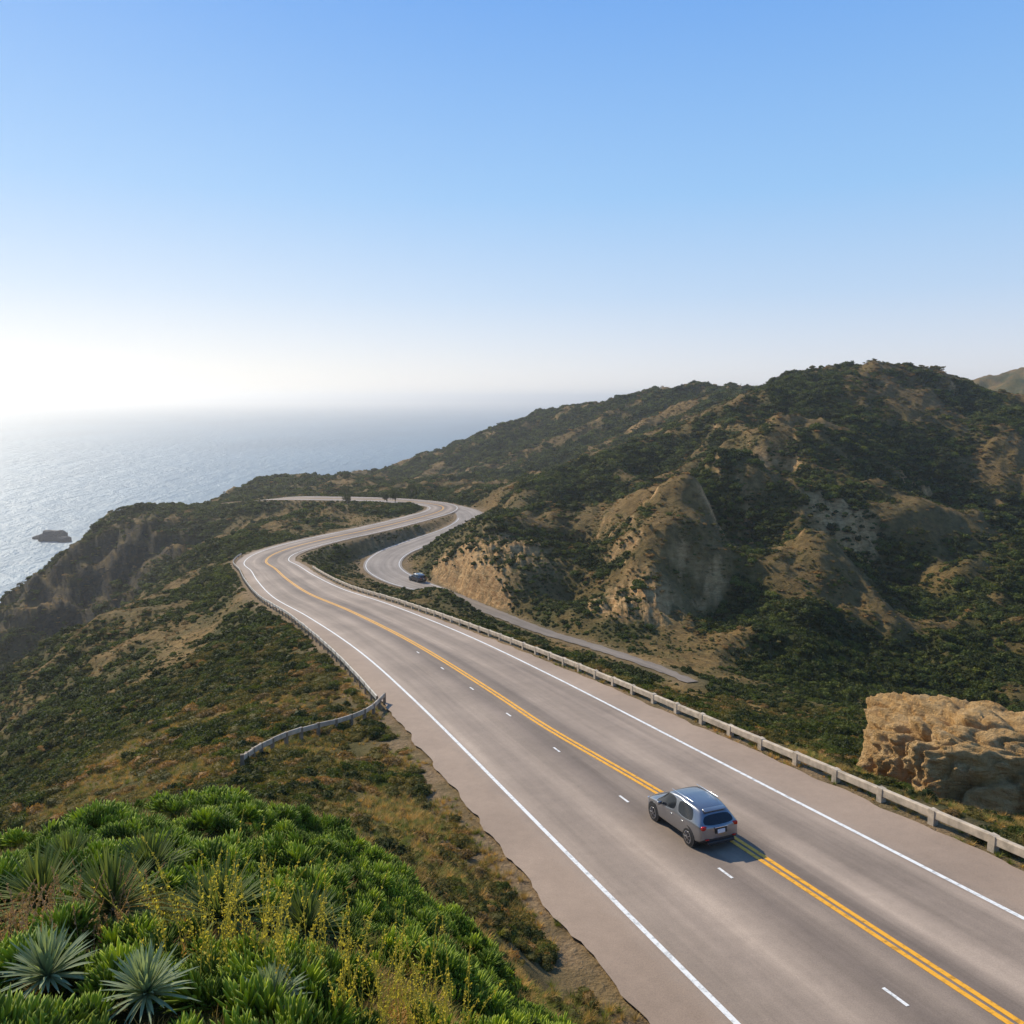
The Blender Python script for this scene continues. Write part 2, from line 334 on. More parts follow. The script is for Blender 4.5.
strip("side_lane",RTf,-RTf[:,3]+edge_noise(RTf,5,.3),RTf[:,4]+edge_noise(RTf,6,.3),.0,mat_lane,6)
print("roads",time.time()-T0)
# ---------------------------------------------------------------- barriers
def box(v,f,c,dx,dy,dz,fw,up=(0,0,1)):
    fw=Vector(fw).normalized(); up=Vector(up); rt=fw.cross(up).normalized(); up=rt.cross(fw); c=Vector(c); b=len(v)
    for sz in (-1,1):
        for sx,sy in ((-1,-1),(1,-1),(1,1),(-1,1)): v.append(tuple(c+rt*sx*dx/2+fw*sy*dy/2+up*sz*dz/2))
    f+= [(b,b+3,b+2,b+1),(b+4,b+5,b+6,b+7),(b,b+1,b+5,b+4),(b+1,b+2,b+6,b+5),(b+2,b+3,b+7,b+6),(b+3,b,b+4,b+7)]
mat_stone=simple("weathered_timber",(.48,.38,.27),.9,.35,2.5); mat_metal=simple("galvanised_metal",(.52,.47,.40),.55,.25,2,Metallic=.2); mat_wood=simple("old_wood",(.22,.165,.11),.9,.35,3)
def rail(name,path,rz,rh,rt,post,psp,ph,mat,matp,seg=2.4):
    """path: Nx3 ground points"""
    path=np.array(path); L=np.concatenate([[0],np.cumsum(np.linalg.norm(np.diff(path,axis=0),axis=1))])
    def P(s): return Vector([np.interp(s,L,path[:,k]) for k in range(3)])
    v=[];f=[];pv=[];pf=[]
    s=0
    while s+seg<L[-1]:
        a=P(s); b=P(s+seg); j=random.uniform(-.025,.025); d=b-a
        box(v,f,(a+b)/2+Vector((0,0,rz+j)),rt,d.length-.012,rh,d); s+=seg
    s=0
    while s<L[-1]:
        a=P(s); b=P(min(L[-1],s+.5)); d=b-a if s+.5<L[-1] else a-P(s-.5)
        d.z=0; box(pv,pf,a+Vector((0,0,ph/2-.15)),post,post,ph+.3,d); s+=psp
    root=bpy.data.objects.new(name,None); link(root)
    o=mesh_obj("rail",v,f,[mat]); o.parent=root; bm=o.modifiers.new("b",'BEVEL'); bm.width=.03; bm.segments=1
    o=mesh_obj("posts",pv,pf,[matp]); o.parent=root; return root
def off_path(R,off,i0,i1,zoff=0.0):
    d,nr=frames(R); P=np.stack([R[:,0]+nr[:,0]*off,R[:,1]+nr[:,1]*off,R[:,2]+zoff],1); return P[i0:i1]
kR0=int(np.searchsorted(S,-45)); kR1=int(np.searchsorted(S,125))
rail("guardrail",off_path(RM,RM[:,4]+.55,kR0,kR1,-.05),.36,.32,.2,.25,2.4,.54,mat_stone,mat_stone)
kL0=int(np.searchsorted(S,24)); kL1=int(np.searchsorted(S,150))
rail("guardrail",off_path(RM,-RM[:,3]-.45,kL0,kL1,-.05),.60,.30,.08,.12,2.0,.74,mat_metal,mat_wood,2.0)
fp=catmull([(-7.9,47.2,0,0,0),(-8.3,44.2,0,0,0),(-9.4,42.0,0,0,0),(-11,39.8,0,0,0),(-12,37.0,0,0,0),(-12,34.2,0,0,0),(-11.6,32,0,0,0)],.5)[:,:3]
fp[:,2]=height(fp[:,0],fp[:,1])
rail("fence",fp,.6,.26,.12,.15,1.2,.74,mat_stone,mat_wood,1.2)
# ---------------------------------------------------------------- rock outcrop
import bmesh
from mathutils import noise as mn
mr=NT("sandstone",.92); mr.b.inputs["Specular IOR Level"].default_value=.2
pos=mr.n("ShaderNodeNewGeometry").outputs["Position"]; mp=mr.n("ShaderNodeMapping"); mp.inputs["Scale"].default_value=(1.3,1.3,.8); mp.inputs["Rotation"].default_value=(.35,.2,0); mr.l(pos,mp.inputs["Vector"])
ly=mr.n("ShaderNodeMapping"); ly.inputs["Scale"].default_value=(.35,.35,2.6); ly.inputs["Rotation"].default_value=(.22,-.18,0); mr.l(pos,ly.inputs["Vector"])
a=mr.noise(.7,9,.7,mp.outputs[0],.6); b=mr.noise(3.5,7,.7,pos); lay=mr.noise(1.0,6,.65,ly.outputs[0],.8)
c=mr.ramp(a,[(.28,(.46,.22,.07)),(.42,(.74,.44,.165)),(.58,(.84,.55,.25)),(.8,(.86,.62,.34))])
c=mr.mix(.6,c,mr.ramp(b,[(.3,(.5,.42,.34)),(.6,(1,1,1))]),'MULTIPLY')
c=mr.mix(.4,c,mr.ramp(lay,[(.38,(.48,.36,.26)),(.5,(1,1,1)),(.62,(.72,.62,.5))]),'MULTIPLY')
mr.color(c); mr.bump(mr.math('ADD',mr.math('MULTIPLY',a,2.5),mr.math('ADD',b,mr.math('MULTIPLY',lay,1.2))),1.0,.4)
def rock(name,loc,dim,seed,sub=6,mat=None):
    bm=bmesh.new(); bmesh.ops.create_icosphere(bm,subdivisions=sub,radius=1)
    for v in bm.verts:
        p=v.co.copy(); o=Vector((seed*3.1,seed*1.7,0))
        d=mn.fractal(p*1.0+o,1.0,2.0,3)*.22
        cr=abs(mn.noise(p*Vector((2.6,2.6,.6))+o*2)); d-= .13*max(0,.13-cr)/.13
        cr=abs(mn.noise(p*Vector((6,6,1.4))+o)); d-=.055*max(0,.16-cr)/.16
        d+=mn.fractal(p*5+o,.9,2.0,4)*.055+mn.fractal(p*18+o,.8,2.0,3)*.018
        q=Vector((math.copysign(abs(p.x)**.6,p.x),math.copysign(abs(p.y)**.6,p.y),math.copysign(abs(p.z)**.6,p.z)))
        v.co=q*(1+d)*.93
    for v in bm.verts: v.co=Vector((v.co.x*dim[0],v.co.y*dim[1],v.co.z*dim[2]))
    me=bpy.data.meshes.new(name); bm.to_mesh(me); bm.free(); me.materials.append(mat or mr.m)
    me.polygons.foreach_set("use_smooth",np.ones(len(me.polygons),dtype=bool))
    o=link(bpy.data.objects.new(name,me)); o.location=loc; return o
ro=rock("rock_outcrop",(24.8,35.4,-20.0),(8.1,4.9,5.2),8,7); ro.rotation_euler=(0,.04,-.45)
for (x,y,dx,dz,sd) in ((-358,613,10,8,1),(-346,606,5,4,2),(-372,620,6,3,3),(-222,330,5,4,4)):
    rock("sea_rock",(x,y,SEA),(dx,dx*.7,dz),sd,5,simple("dark_rock%d"%sd,(.05,.045,.045),.85))
# ---------------------------------------------------------------- foliage protos
def leafmat(name,c,var=.45,trans=.28,hue=(1.25,1.0,.8)):
    m=NT(name,.75); m.b.inputs["Specular IOR Level"].default_value=.2
    oi=m.n("ShaderNodeObjectInfo").outputs["Random"]; g=m.n("ShaderNodeNewGeometry"); n1=m.noise(1.2,3,.6,g.outputs["Position"])
    r=m.math('ADD',m.math('MULTIPLY',oi,.5),m.math('ADD',m.math('MULTIPLY',n1,.25),m.math('MULTIPLY',g.outputs["Random Per Island"],.3)))
    cc_=m.ramp(r,[(.15,tuple(v*(1-var) for v in c)),(.55,c),(.95,tuple(v*(1+var)*h for v,h in zip(c,hue)))]); m.color(cc_)
    tr=m.n("ShaderNodeBsdfTranslucent"); m.l(m.mix(1.0,cc_,(1.35,1.35,.7),'MULTIPLY'),tr.inputs[0]); ms=m.n("ShaderNodeMixShader"); ms.inputs[0].default_value=trans
    m.l(m.b.outputs[0],ms.inputs[1]); m.l(tr.outputs[0],ms.inputs[2]); m.l(ms.outputs[0],m.t.nodes["Material Output"].inputs[0]); return m.m
gm_dark=leafmat("shrub_dark",(.044,.055,.011)); gm_olive=leafmat("shrub_olive",(.13,.112,.028)); gm_brown=leafmat("shrub_dry",(.24,.145,.048)); gm_green=leafmat("shrub_green",(.088,.108,.018))
def shrub_proto(name,mat,nleaf,leaf,flat=.7,seed=0,core=True):
    r=np.random.default_rng(seed); v=[];f=[]
    lobes=[(np.array([r.uniform(-.5,.5),r.uniform(-.5,.5),r.uniform(.15,.55)*flat]),r.uniform(.35,.6)) for _ in range(7)]
    if core:
        for c,R_ in lobes:
            bm=bmesh.new(); bmesh.ops.create_icosphere(bm,subdivisions=1,radius=R_*.72)
            b=len(v)
            for q in bm.verts: v.append(tuple(np.array(q.co)*(1+r.uniform(-.2,.2))*[1,1,flat]+c))
            for q in bm.faces: f.append(tuple(b+w.index for w in q.verts))
            bm.free()
    for k in range(nleaf):
        c,R_=lobes[r.integers(len(lobes))]; d=r.normal(size=3); d/=np.linalg.norm(d); d[2]=abs(d[2])*.9-.1
        p=c+d*R_*r.uniform(.7,1.1)*np.array([1,1,flat]); a=r.normal(size=3); a/=np.linalg.norm(a); bb=np.cross(a,d+r.normal(size=3)*.5); bb/=np.linalg.norm(bb)+1e-6
        s=leaf*r.uniform(.6,1.4); b=len(v); v+= [tuple(p-a*s),tuple(p+bb*s*.6),tuple(p+a*s),tuple(p-bb*s*.6)]; f.append((b,b+1,b+2,b+3))
    return mesh_obj(name,v,f,[mat],do_link=False)
def scatter(name,protos,pts,scale,idx=None,tilt=.0,zs=None):
    coll=bpy.data.collections.new(name+"_kinds")
    for k,p in enumerate(protos): p.name="%s_kind_%02d"%(name,k); coll.objects.link(p)
    k=len(pts); me=bpy.data.meshes.new(name); me.vertices.add(k); me.vertices.foreach_set("co",np.asarray(pts,np.float32).ravel())
    a=me.attributes.new("rot",'FLOAT_VECTOR','POINT'); rot=np.stack([rng.normal(0,tilt,k),rng.normal(0,tilt,k),rng.uniform(0,6.28,k)],1); a.data.foreach_set("vector",rot.astype(np.float32).ravel())
    sc=np.asarray(scale); sc=np.stack([sc,sc,sc*(1 if zs is None else zs)],1); a=me.attributes.new("scl",'FLOAT_VECTOR','POINT'); a.data.foreach_set("vector",sc.astype(np.float32).ravel())
    if idx is None: idx=rng.integers(0,len(protos),k)
    a=me.attributes.new("idx",'INT','POINT'); a.data.foreach_set("value",np.asarray(idx,np.int32))
    o=link(bpy.data.objects.new(name,me))
    ng=bpy.data.node_groups.new(name+"_scatter",'GeometryNodeTree'); ng.interface.new_socket("Geometry",in_out='INPUT',socket_type='NodeSocketGeometry'); ng.interface.new_socket("Geometry",in_out='OUTPUT',socket_type='NodeSocketGeometry')
    nd=ng.nodes.new; gi=nd("NodeGroupInput"); go=nd("NodeGroupOutput"); ip=nd("GeometryNodeInstanceOnPoints"); ci=nd("GeometryNodeCollectionInfo")
    ci.inputs["Collection"].default_value=coll; ci.inputs["Separate Children"].default_value=True; ci.inputs["Reset Children"].default_value=True
    def attr(nm,t):
        q=nd("GeometryNodeInputNamedAttribute"); q.data_type=t; q.inputs["Name"].default_value=nm; return [s for s in q.outputs if s.enabled and s.name=="Attribute"][0]
    L=ng.links.new; L(gi.outputs[0],ip.inputs["Points"]); L(ci.outputs[0],ip.inputs["Instance"]); ip.inputs["Pick Instance"].default_value=True
    L(attr("idx",'INT'),ip.inputs["Instance Index"]); L(attr("rot",'FLOAT_VECTOR'),ip.inputs["Rotation"]); L(attr("scl",'FLOAT_VECTOR'),ip.inputs["Scale"]); L(ip.outputs[0],go.inputs[0])
    md=o.modifiers.new("scatter",'NODES'); md.node_group=ng; return o
def sector(nn,r0,r1,a0=-40,a1=40,power=2):
    u=rng.random(nn); r=(r0**power+(r1**power-r0**power)*u)**(1/power); a=np.radians(rng.uniform(a0,a1,nn)); return np.sin(a)*r,np.cos(a)*r
# far shrubs
x,y=sector(370000,60,620,power=1.5); z,e=height(x,y,True); zx=height(x+1.5,y); zy=height(x,y+1.5); sl=np.hypot(zx-z,zy-z)/1.5
left=x<-40
vmv=veg_mask(x,y)+.07+.08*left; keep=(e>1.0)&(z>SEA+4)&(sl<1.6)
dens=sstep(-.55,.15,vmv)*.78+.22; dens*=1-.9*bluff(x,y)*sstep(.28,.48,sl); dens*=1-.5*headland(x,y)*sstep(.5,.9,sl)
strip_=(e<16)&(x<36)&(x>-45)&(y>60)&(y<225)
keep&=rng.random(len(x))<dens; x,y,z,vmv,e,strip_,left=x[keep],y[keep],z[keep],vmv[keep],e[keep],strip_[keep],left[keep]
rr_=np.hypot(x,y)
sc=rng.lognormal(-.18,.42,len(x))*(.5+.75*sstep(-.3,.4,vmv))*(.75+.55*sstep(150,400,rr_))
sc=np.where(left,sc*.75,sc); sc=np.where(strip_,sc*.5,sc); sc=np.minimum(sc,np.maximum(.28,(e-.5)*.5)); sc=np.minimum(sc,.75+1.5*sstep(60,240,rr_))
g=sstep(-.5,.4,vmv)+rng.normal(0,.17,len(x))-.05*left+.14*strip_; idx=np.where(g>.61,rng.integers(0,3,len(x)),np.where(g>.35,rng.integers(2,5,len(x)),rng.integers(5,7,len(x))))
protos=[shrub_proto("a",gm_dark,120,.155,.75,1),shrub_proto("a",gm_dark,120,.16,.9,2),shrub_proto("a",gm_green,120,.155,.8,3),shrub_proto("a",gm_olive,110,.14,.6,4),shrub_proto("a",gm_olive,110,.14,.5,5),shrub_proto("a",gm_brown,100,.14,.45,6),shrub_proto("a",gm_olive,100,.14,.4,7)]
scatter("hillside_shrubs",protos,np.stack([x,y,z-.1*sc],1),sc,idx,.1); print("far shrubs",len(x),time.time()-T0)
# near shrubs
ice_poly=[(2.0,14.2),(0,15.0),(-1.7,16.0),(-3.2,18.5),(-7.5,18.6),(-10,14.5),(-8.5,9),(-5,4.3),(1,4),(2.2,10)]
yucs=[(-4.05,6.3,.46,0,1),(-3.05,6.0,.44,0,2),(-4.7,8.6,.8,1,3),(-3.6,9.0,.8,1,4),(-5.9,9.2,.75,1,5),(-2.7,9.6,.65,1,6),(-5.1,10.4,.7,1,7),(-6.6,11,.65,1,8),(-2.2,6.6,.38,0,9)]
def inpoly(x,y,P):
    r=np.zeros(x.shape,bool); j=len(P)-1
    for i in range(len(P)):
        xi,yi=P[i];xj,yj=P[j]; c=((yi>y)!=(yj>y))&(x<(xj-xi)*(y-yi)/(yj-yi+1e-9)+xi); r^=c; j=i
    return r
def icegap(x,y): return fbm(x,y,1.6,3,111)>-.24
x,y=sector(34000,9,85,power=1.55); z,e=height(x,y,True); vmv=fbm(x,y,6,3,91)+.4*veg_mask(x,y)
keep=(e>.8)&(~inpoly(x,y,ice_poly))&(rng.random(len(x))<(sstep(-.35,.35,vmv)*.75+.08))&~((x>13)&(e<9)&(y>26)&(y<42)&(rng.random(len(x))<.75)); x,y,z,e,vmv=x[keep],y[keep],z[keep],e[keep],vmv[keep]
sc=rng.lognormal(-1.2,.45,len(x))*(1+.7*sstep(15,50,np.hypot(x,y))); sc=np.minimum(sc,np.maximum(.15,e*.4)); sc=np.where((x>13)&(y>26)&(y<42),sc*.6,sc); sc=np.minimum(sc,.35+.5*sstep(12,50,np.hypot(x,y)))
pn=[shrub_proto("a",gm_green,650,.085,.7,11),shrub_proto("a",gm_dark,650,.085,.75,12),shrub_proto("a",gm_olive,650,.075,.55,13),shrub_proto("a",gm_brown,550,.075,.5,14),shrub_proto("a",gm_olive,550,.065,.45,15)]
g=vmv+rng.normal(0,.25,len(x)); idx=np.where(g>.18,rng.integers(0,3,len(x)),rng.integers(2,5,len(x)))
scatter("roadside_scrub",pn,np.stack([x,y,z],1),sc,idx,.1); print("near",len(x),time.time()-T0)
# grass tufts
def blade_proto(name,mat,nb,h,w,spread,seed,segs=3,droop=.5):
    r=np.random.default_rng(seed); v=[];f=[]
    for k in range(nb):
        a=r.uniform(0,6.28); rr=r.uniform(0,spread*.4); b0=np.array([math.cos(a)*rr,math.sin(a)*rr,0]); a2=a+r.normal(0,.5); dr=np.array([math.cos(a2),math.sin(a2),0]); sd=np.array([-dr[1],dr[0],0]); hh=h*r.uniform(.5,1.1); le=r.uniform(.1,1)*spread; b=len(v)
        for s in range(segs+1):
            t=s/segs; p=b0+dr*le*t**1.6+np.array([0,0,hh*(t-droop*.4*t*t)]); ww=w*(1-t)*.5+.0006
            v+= [tuple(p-sd*ww),tuple(p+sd*ww)]
            if s: q=b+2*(s-1); f.append((q,q+1,q+3,q+2))
    return mesh_obj(name,v,f,[mat],do_link=False)
gm_grass=leafmat("dry_grass",(.46,.30,.095),.4); gm_grass2=leafmat("green_grass",(.17,.19,.03),.4)
x,y=sector(75000,4.5,60,power=1.2); z,e=height(x,y,True); nz=fbm(x,y,4,3,101)
ip=inpoly(x,y,ice_poly)
keep=(e>.02)&((~ip)|(~icegap(x,y)))&(rng.random(len(x))<np.maximum(sstep(-.5,.4,nz),ip*1.0)*(.12+.88*sstep(.1,1.2,e))); x,y,z=x[keep],y[keep],z[keep]
pg=[blade_proto("a",gm_grass,45,.26,.010,.2,1),blade_proto("a",gm_grass,45,.18,.010,.22,2),blade_proto("a",gm_grass2,45,.2,.012,.2,3)]
scatter("dry_grass",pg,np.stack([x,y,z-.01],1),rng.uniform(.6,1.4,len(x)),rng.choice([0,1,1,2,2],len(x)),.1); print("grass",len(x),time.time()-T0)
# ice plants : rosettes of fat pointed leaves
def finger_proto(name,mat,nl,seed,L=.24,W=.02,stem=.1):
    r=np.random.default_rng(seed); v=[];f=[]
    for k in range(nl):
        a=k*2.39996+r.normal(0,.25); t0=k/nl; out=1.25*(1-t0)**.8*r.uniform(.6,1.2)+.08; base=np.array([math.cos(a)*.04,math.sin(a)*.04,stem*t0+r.uniform(-.02,.02)])
        dr=np.array([math.cos(a)*out,math.sin(a)*out,1.0]); dr/=np.linalg.norm(dr); s1=np.array([-math.sin(a),math.cos(a),0]); s2=np.cross(dr,s1); l=L*r.uniform(.65,1.15)*(1-.2*t0); b=len(v)
        for (t,ws) in ((0,.6),(.5,1.2),(.82,.85)):
            p=base+dr*l*t+np.array([0,0,.22*l*t*t])
            for q in range(4): aa=q*1.5708; v.append(tuple(p+(s1*math.cos(aa)+s2*math.sin(aa)*.55)*W*ws))
        v.append(tuple(base+dr*l+np.array([0,0,.22*l])))
        for s in range(2):
            for q in range(4): f.append((b+s*4+q,b+s*4+(q+1)%4,b+s*4+4+(q+1)%4,b+s*4+4+q))
        for q in range(4): f.append((b+8+q,b+8+(q+1)%4,b+12))
    return mesh_obj(name,v,f,[mat],smooth=True,do_link=False)
gm_ice=leafmat("ice_plant_leaf",(.27,.36,.032),.5,.36,hue=(1.35,1.1,.8)); gm_ice.node_tree.nodes["Principled BSDF"].inputs["Roughness"].default_value=.55; gm_ice.node_tree.nodes["Principled BSDF"].inputs["Specular IOR Level"].default_value=.3
gm_ice2=leafmat("ice_plant_leaf_deep",(.12,.175,.02),.5,.33)
x=rng.uniform(-10.5,3,14500); y=rng.uniform(4,20,14500); k=inpoly(x+.6*fbm(x,y,1.8,3,5),y+.6*fbm(x,y,1.8,3,6),ice_poly)
for (a_,b_,R_,_,_) in yucs: k&=np.hypot(x-a_,y-b_)>R_*.85
x,y=x[k],y[k]
k=icegap(x,y); x,y=x[k],y[k]; z=height(x,y)
pi_=[finger_proto("a",gm_ice,34,21,L=.19,W=.017),finger_proto("a",gm_ice,30,22,L=.23,W=.018),finger_proto("a",gm_ice2,34,23,L=.2,W=.017),finger_proto("a",gm_ice2,30,24,L=.17,W=.016)]
mound=np.clip(fbm(x,y,1.1,2,8)+.35,0,1.2)
scatter("ice_plants",pi_,np.stack([x,y,z+.32*mound],1),rng.uniform(.55,1.1,len(x))*(.85+.35*mound),np.where(rng.random(len(x))<.3+.55*np.clip(mound,0,1),rng.integers(0,2,len(x)),rng.integers(2,4,len(x))),.4); print("ice",len(x),time.time()-T0)
# yucca rosettes
def rosette(name,loc,R_,mat,nl,seed,w=.03):
    r=np.random.default_rng(seed); v=[];f=[]
    for k in range(nl):
        a=k*2.39996+r.normal(0,.1); el=math.radians(4+80*(k/nl)**.9+r.normal(0,6)); l=R_*r.uniform(.75,1.1); dr=np.array([math.cos(a)*math.cos(el),math.sin(a)*math.cos(el),math.sin(el)]); sd=np.array([-math.sin(a),math.cos(a),0]); b=len(v)
        for s in range(6):
            t=s/5; p=dr*l*t+np.array([0,0,-.18*l*t*t*math.cos(el)]); ww=w*(.7+.9*t)*(1-t**2.2)+.001
            v+= [tuple(p-sd*ww+np.array([0,0,ww*.5])),tuple(p),tuple(p+sd*ww+np.array([0,0,ww*.5]))]
            if s:
                q=b+3*(s-1); f+= [(q,q+1,q+4,q+3),(q+1,q+2,q+5,q+4)]
    o=mesh_obj(name,v,f,[mat],True); o.location=loc; return o
gm_y1=leafmat("yucca_leaf",(.27,.32,.18),.3,hue=(1.05,1,.95)); gm_y2=leafmat("yucca_leaf_dark",(.15,.19,.055),.4)
for (x_,y_,R_,mt,sd) in yucs:
    rosette("yucca",(x_,y_,float(height([x_],[y_])[0])+(.2 if mt else .35)),R_,(gm_y2 if mt else gm_y1),(190 if mt else 130),sd,.017 if mt else .015)
# wildflower stalks
def stalks(name,region,nst,h,cstem,cfl,seed,fl=26,fs=1.0):
    r=np.random.default_rng(seed); v=[];f=[];mi=[]
    x0,x1,y0,y1=region
    for k in range(nst):
        px,py=r.uniform(x0,x1),r.uniform(y0,y1); pz=float(height([px],[py])[0]); H_=h*r.uniform(.6,1.15); lx,ly=r.normal(0,.2,2)*H_
        for s in range(5):
            t0,t1=s/5,(s+1)/5; 
            for q in range(2):
                b=len(v); d=.004; e_=(d,0) if q else (0,d)
                for t,sg in ((t0,-1),(t0,1),(t1,1),(t1,-1)): v.append((px+lx*t*t+sg*e_[0],py+ly*t*t+sg*e_[1],pz+H_*t))
                f.append((b,b+1,b+2,b+3)); mi.append(0)
        for q in range(fl):
            t=r.uniform(.3,1); c=np.array([px+lx*t*t,py+ly*t*t,pz+H_*t])+r.normal(0,.022*(1.25-t),3)*[1,1,.5]; s=r.uniform(.006,.013)*fs; a=r.normal(size=3);a[2]+=1;a/=np.linalg.norm(a); bb=np.cross(a,r.normal(size=3)); bb/=np.linalg.norm(bb); b=len(v)
            v+= [tuple(c-a*s*1.5),tuple(c+bb*s*.7),tuple(c+a*s*1.5),tuple(c-bb*s*.7)]; f.append((b,b+1,b+2,b+3)); mi.append(1)
    return mesh_obj(name,v,f,[cstem,cfl],mi=mi)
fl_y=leafmat("yellow_blossom",(.66,.52,.08),.3,.4); st_g=leafmat("stem_green",(.44,.38,.09),.3,.35); fl_p=leafmat("dry_blossom",(.34,.23,.14),.4)
stalks("wildflowers",(-3.4,-.5,6.7,8.7),135,1.4,st_g,fl_y,1,42,1.2)
stalks("wildflowers",(-6.2,-4.2,7.0,8.8),150,.7,fl_p,fl_p,2,30)
print("plants",time.time()-T0)
# ---------------------------------------------------------------- car
def car_paint(name,c):
    m=NT(name,.28,Metallic=.75); m.b.inputs["Base Color"].default_value=(*c,1); m.b.inputs["Coat Weight"].default_value=1; m.b.inputs["Coat Roughness"].default_value=.04
    return m.m
mat_glass=NT("tinted_glass",.05); mat_glass.b.inputs["Base Color"].default_value=(.012,.014,.018,1); mat_glass=mat_glass.m
mat_black=simple("black_plastic",(.02,.02,.022),.55); mat_tyre=simple("tyre_rubber",(.018,.018,.018),.85); mat_rim=simple("alloy_rim",(.45,.45,.47),.3,.1,Metallic=.9)
mat_red=NT("tail_lamp_red",.12); mat_red.b.inputs["Base Color"].default_value=(.45,.008,.006,1); mat_red=mat_red.m
mat_plate=simple("plate_white",(.7,.7,.72),.4,.05); mat_chrome=simple("chrome_trim",(.7,.7,.72),.15,.05,Metallic=1.0)
def build_car(name,paintm,loc,fwd,scl):
    root=link(bpy.data.objects.new(name,None))
    secs=[(-2.20,-1.86,1.02,1.46,.84,.55,.42),(-2.08,-1.74,1.05,1.53,.90,.60,.30),(-1.70,-1.42,1.06,1.60,.94,.64,.26),(-1.30,-1.00,1.04,1.64,.955,.67,.26),(-.50,-.46,1.02,1.67,.955,.69,.26),(-.40,-.36,1.02,1.67,.955,.69,.26),
          (.50,.20,.99,1.65,.955,.68,.26),(.66,.34,.98,1.61,.955,.66,.26),(1.20,1.16,.96,1.03,.94,.72,.26),(1.58,1.58,.92,1.00,.93,.70,.26),(2.00,2.00,.82,.89,.86,.62,.28),(2.22,2.18,.68,.73,.68,.48,.36)]
    V=[];idx=[]
    for (yl,yu,zb,zt,wb,wt,zbot) in secs:
        zm=zbot+(zb-zbot)*.42
        prof=[(0,zbot,yl),(wb*.9,zbot,yl),(wb*.985,zbot+.12,yl),(wb,zm,yl),(wb*.985,zb-.06,yl),(wb*.955,zb,yl+(yu-yl)*.1),(wt+.035,zt-.09 if zt-zb>.3 else zt-.03,yl+(yu-yl)*.82),(wt-.03,zt-.03 if zt-zb>.3 else zt-.012,yl+(yu-yl)*.97),(wt*.55,zt,yu),(0,zt+.012,yu)]
        row=[]
        for k in range(10): V.append((-prof[k][0],prof[k][2],prof[k][1])); row.append(len(V)-1)
        for k in range(8,0,-1): V.append((prof[k][0],prof[k][2],prof[k][1])); row.append(len(V)-1)
        idx.append(row)
    F=[];MI=[]; nrow=len(idx[0])
    def colk(j): return j if j<=9 else 18-j
    for i_ in range(len(idx)-1):
        for j in range(nrow):
            j2=(j+1)%nrow; a,b=colk(j),colk(j2); lo=min(a,b) ; F.append((idx[i_][j],idx[i_][j2],idx[i_+1][j2],idx[i_+1][j]))
            mt=0
            if lo==5 and i_ in (2,3,5,6) : mt=1
            if lo==5 and i_==7: mt=1
            if lo>=6 and i_==7: mt=1
            if lo<=1: mt=2
            MI.append(mt)
    def cap(row,yb,rev):
        mids=[]
        for k in range(1,8):
            p=V[row[k]]; V.append((0,p[1]+yb*(1 if k<5 else .5),p[2]+.0)); mids.append(len(V)-1)
        M=[row[0]]+mids
        for k in range(0,7):
            L0,L1=row[k],row[k+1]; R0=row[(18-k)%18]; R1=row[17-k]
            fs=[(L0,M[k],M[k+1],L1),(M[k],R0,R1,M[k+1])] if k>0 else [(row[0],M[1],L1),(row[0],R1,M[1])]
            for q in fs:
                F.append(tuple(q[::-1]) if rev else q)
                MI.append(1 if (k==5 and not rev) else (2 if k<=1 else 0))
        q=(row[7],M[7],row[9],row[8]); F.append(q[::-1] if rev else q); MI.append(0)
        q=(M[7],row[11],row[10],row[9]); F.append(q[::-1] if rev else q); MI.append(0)
    cap(idx[0],-.09,False); cap(idx[-1],.12,True)
    body=mesh_obj("body",V,F,[paintm,mat_glass,mat_black],True,MI); body.parent=root
    bm=bmesh.new(); bm.from_mesh(body.data); bmesh.ops.recalc_face_normals(bm,faces=bm.faces)
    cl=bm.edges.layers.float.get("crease_edge") or bm.edges.layers.float.new("crease_edge")
    for e in bm.edges:
        ms={q.material_index for q in e.link_faces}
        if len(ms)>1: e[cl]=.7
    bm.to_mesh(body.data); bm.free()
    sm=body.modifiers.new("s",'SUBSURF'); sm.levels=2; sm.render_levels=3
    def cyl(nm,c,r,w,mat,seg=40,bev=.0):
        bm=bmesh.new(); bmesh.ops.create_cone(bm,cap_ends=True,segments=seg,radius1=r,radius2=r,depth=w,matrix=Matrix.Translation(c)@Matrix.Rotation(math.pi/2,4,'Y'))
        me=bpy.data.meshes.new(nm); bm.to_mesh(me); bm.free(); me.materials.append(mat); o=link(bpy.data.objects.new(nm,me)); o.parent=root
        if bev: b=o.modifiers.new("b",'BEVEL'); b.width=bev; b.segments=3
        return o
    for k,(sx,yy) in enumerate(((-1,-1.34),(1,-1.34),(-1,1.36),(1,1.36))):
        cyl("wheel_arch_%d"%(k+1),Vector((sx*.83,yy,.40)),.425,.225,mat_black)
        cyl("tyre_%d"%(k+1),Vector((sx*.835,yy,.36)),.36,.24,mat_tyre,48,.04)
        cyl("rim_%d"%(k+1),Vector((sx*.84,yy,.36)),.245,.245,mat_black,40,.01)
        v=[];f=[]
        for q in range(7):
            a=q*2*math.pi/7; c=(sx*.965,yy+math.cos(a)*.12,.36+math.sin(a)*.12); box(v,f,c,.02,.22,.05,(0,math.cos(a),math.sin(a)),(1,0,0))
        for q in range(32):
            a0,a1=q*2*math.pi/32,(q+1)*2*math.pi/32; b=len(v)
            for a_ in (a0,a1):
                for rr_ in (.215,.25): v.append((sx*.968,yy+math.cos(a_)*rr_,.36+math.sin(a_)*rr_))
            f.append((b,b+1,b+3,b+2))
        o=mesh_obj("spokes_%d"%(k+1),v,f,[mat_rim]); o.parent=root
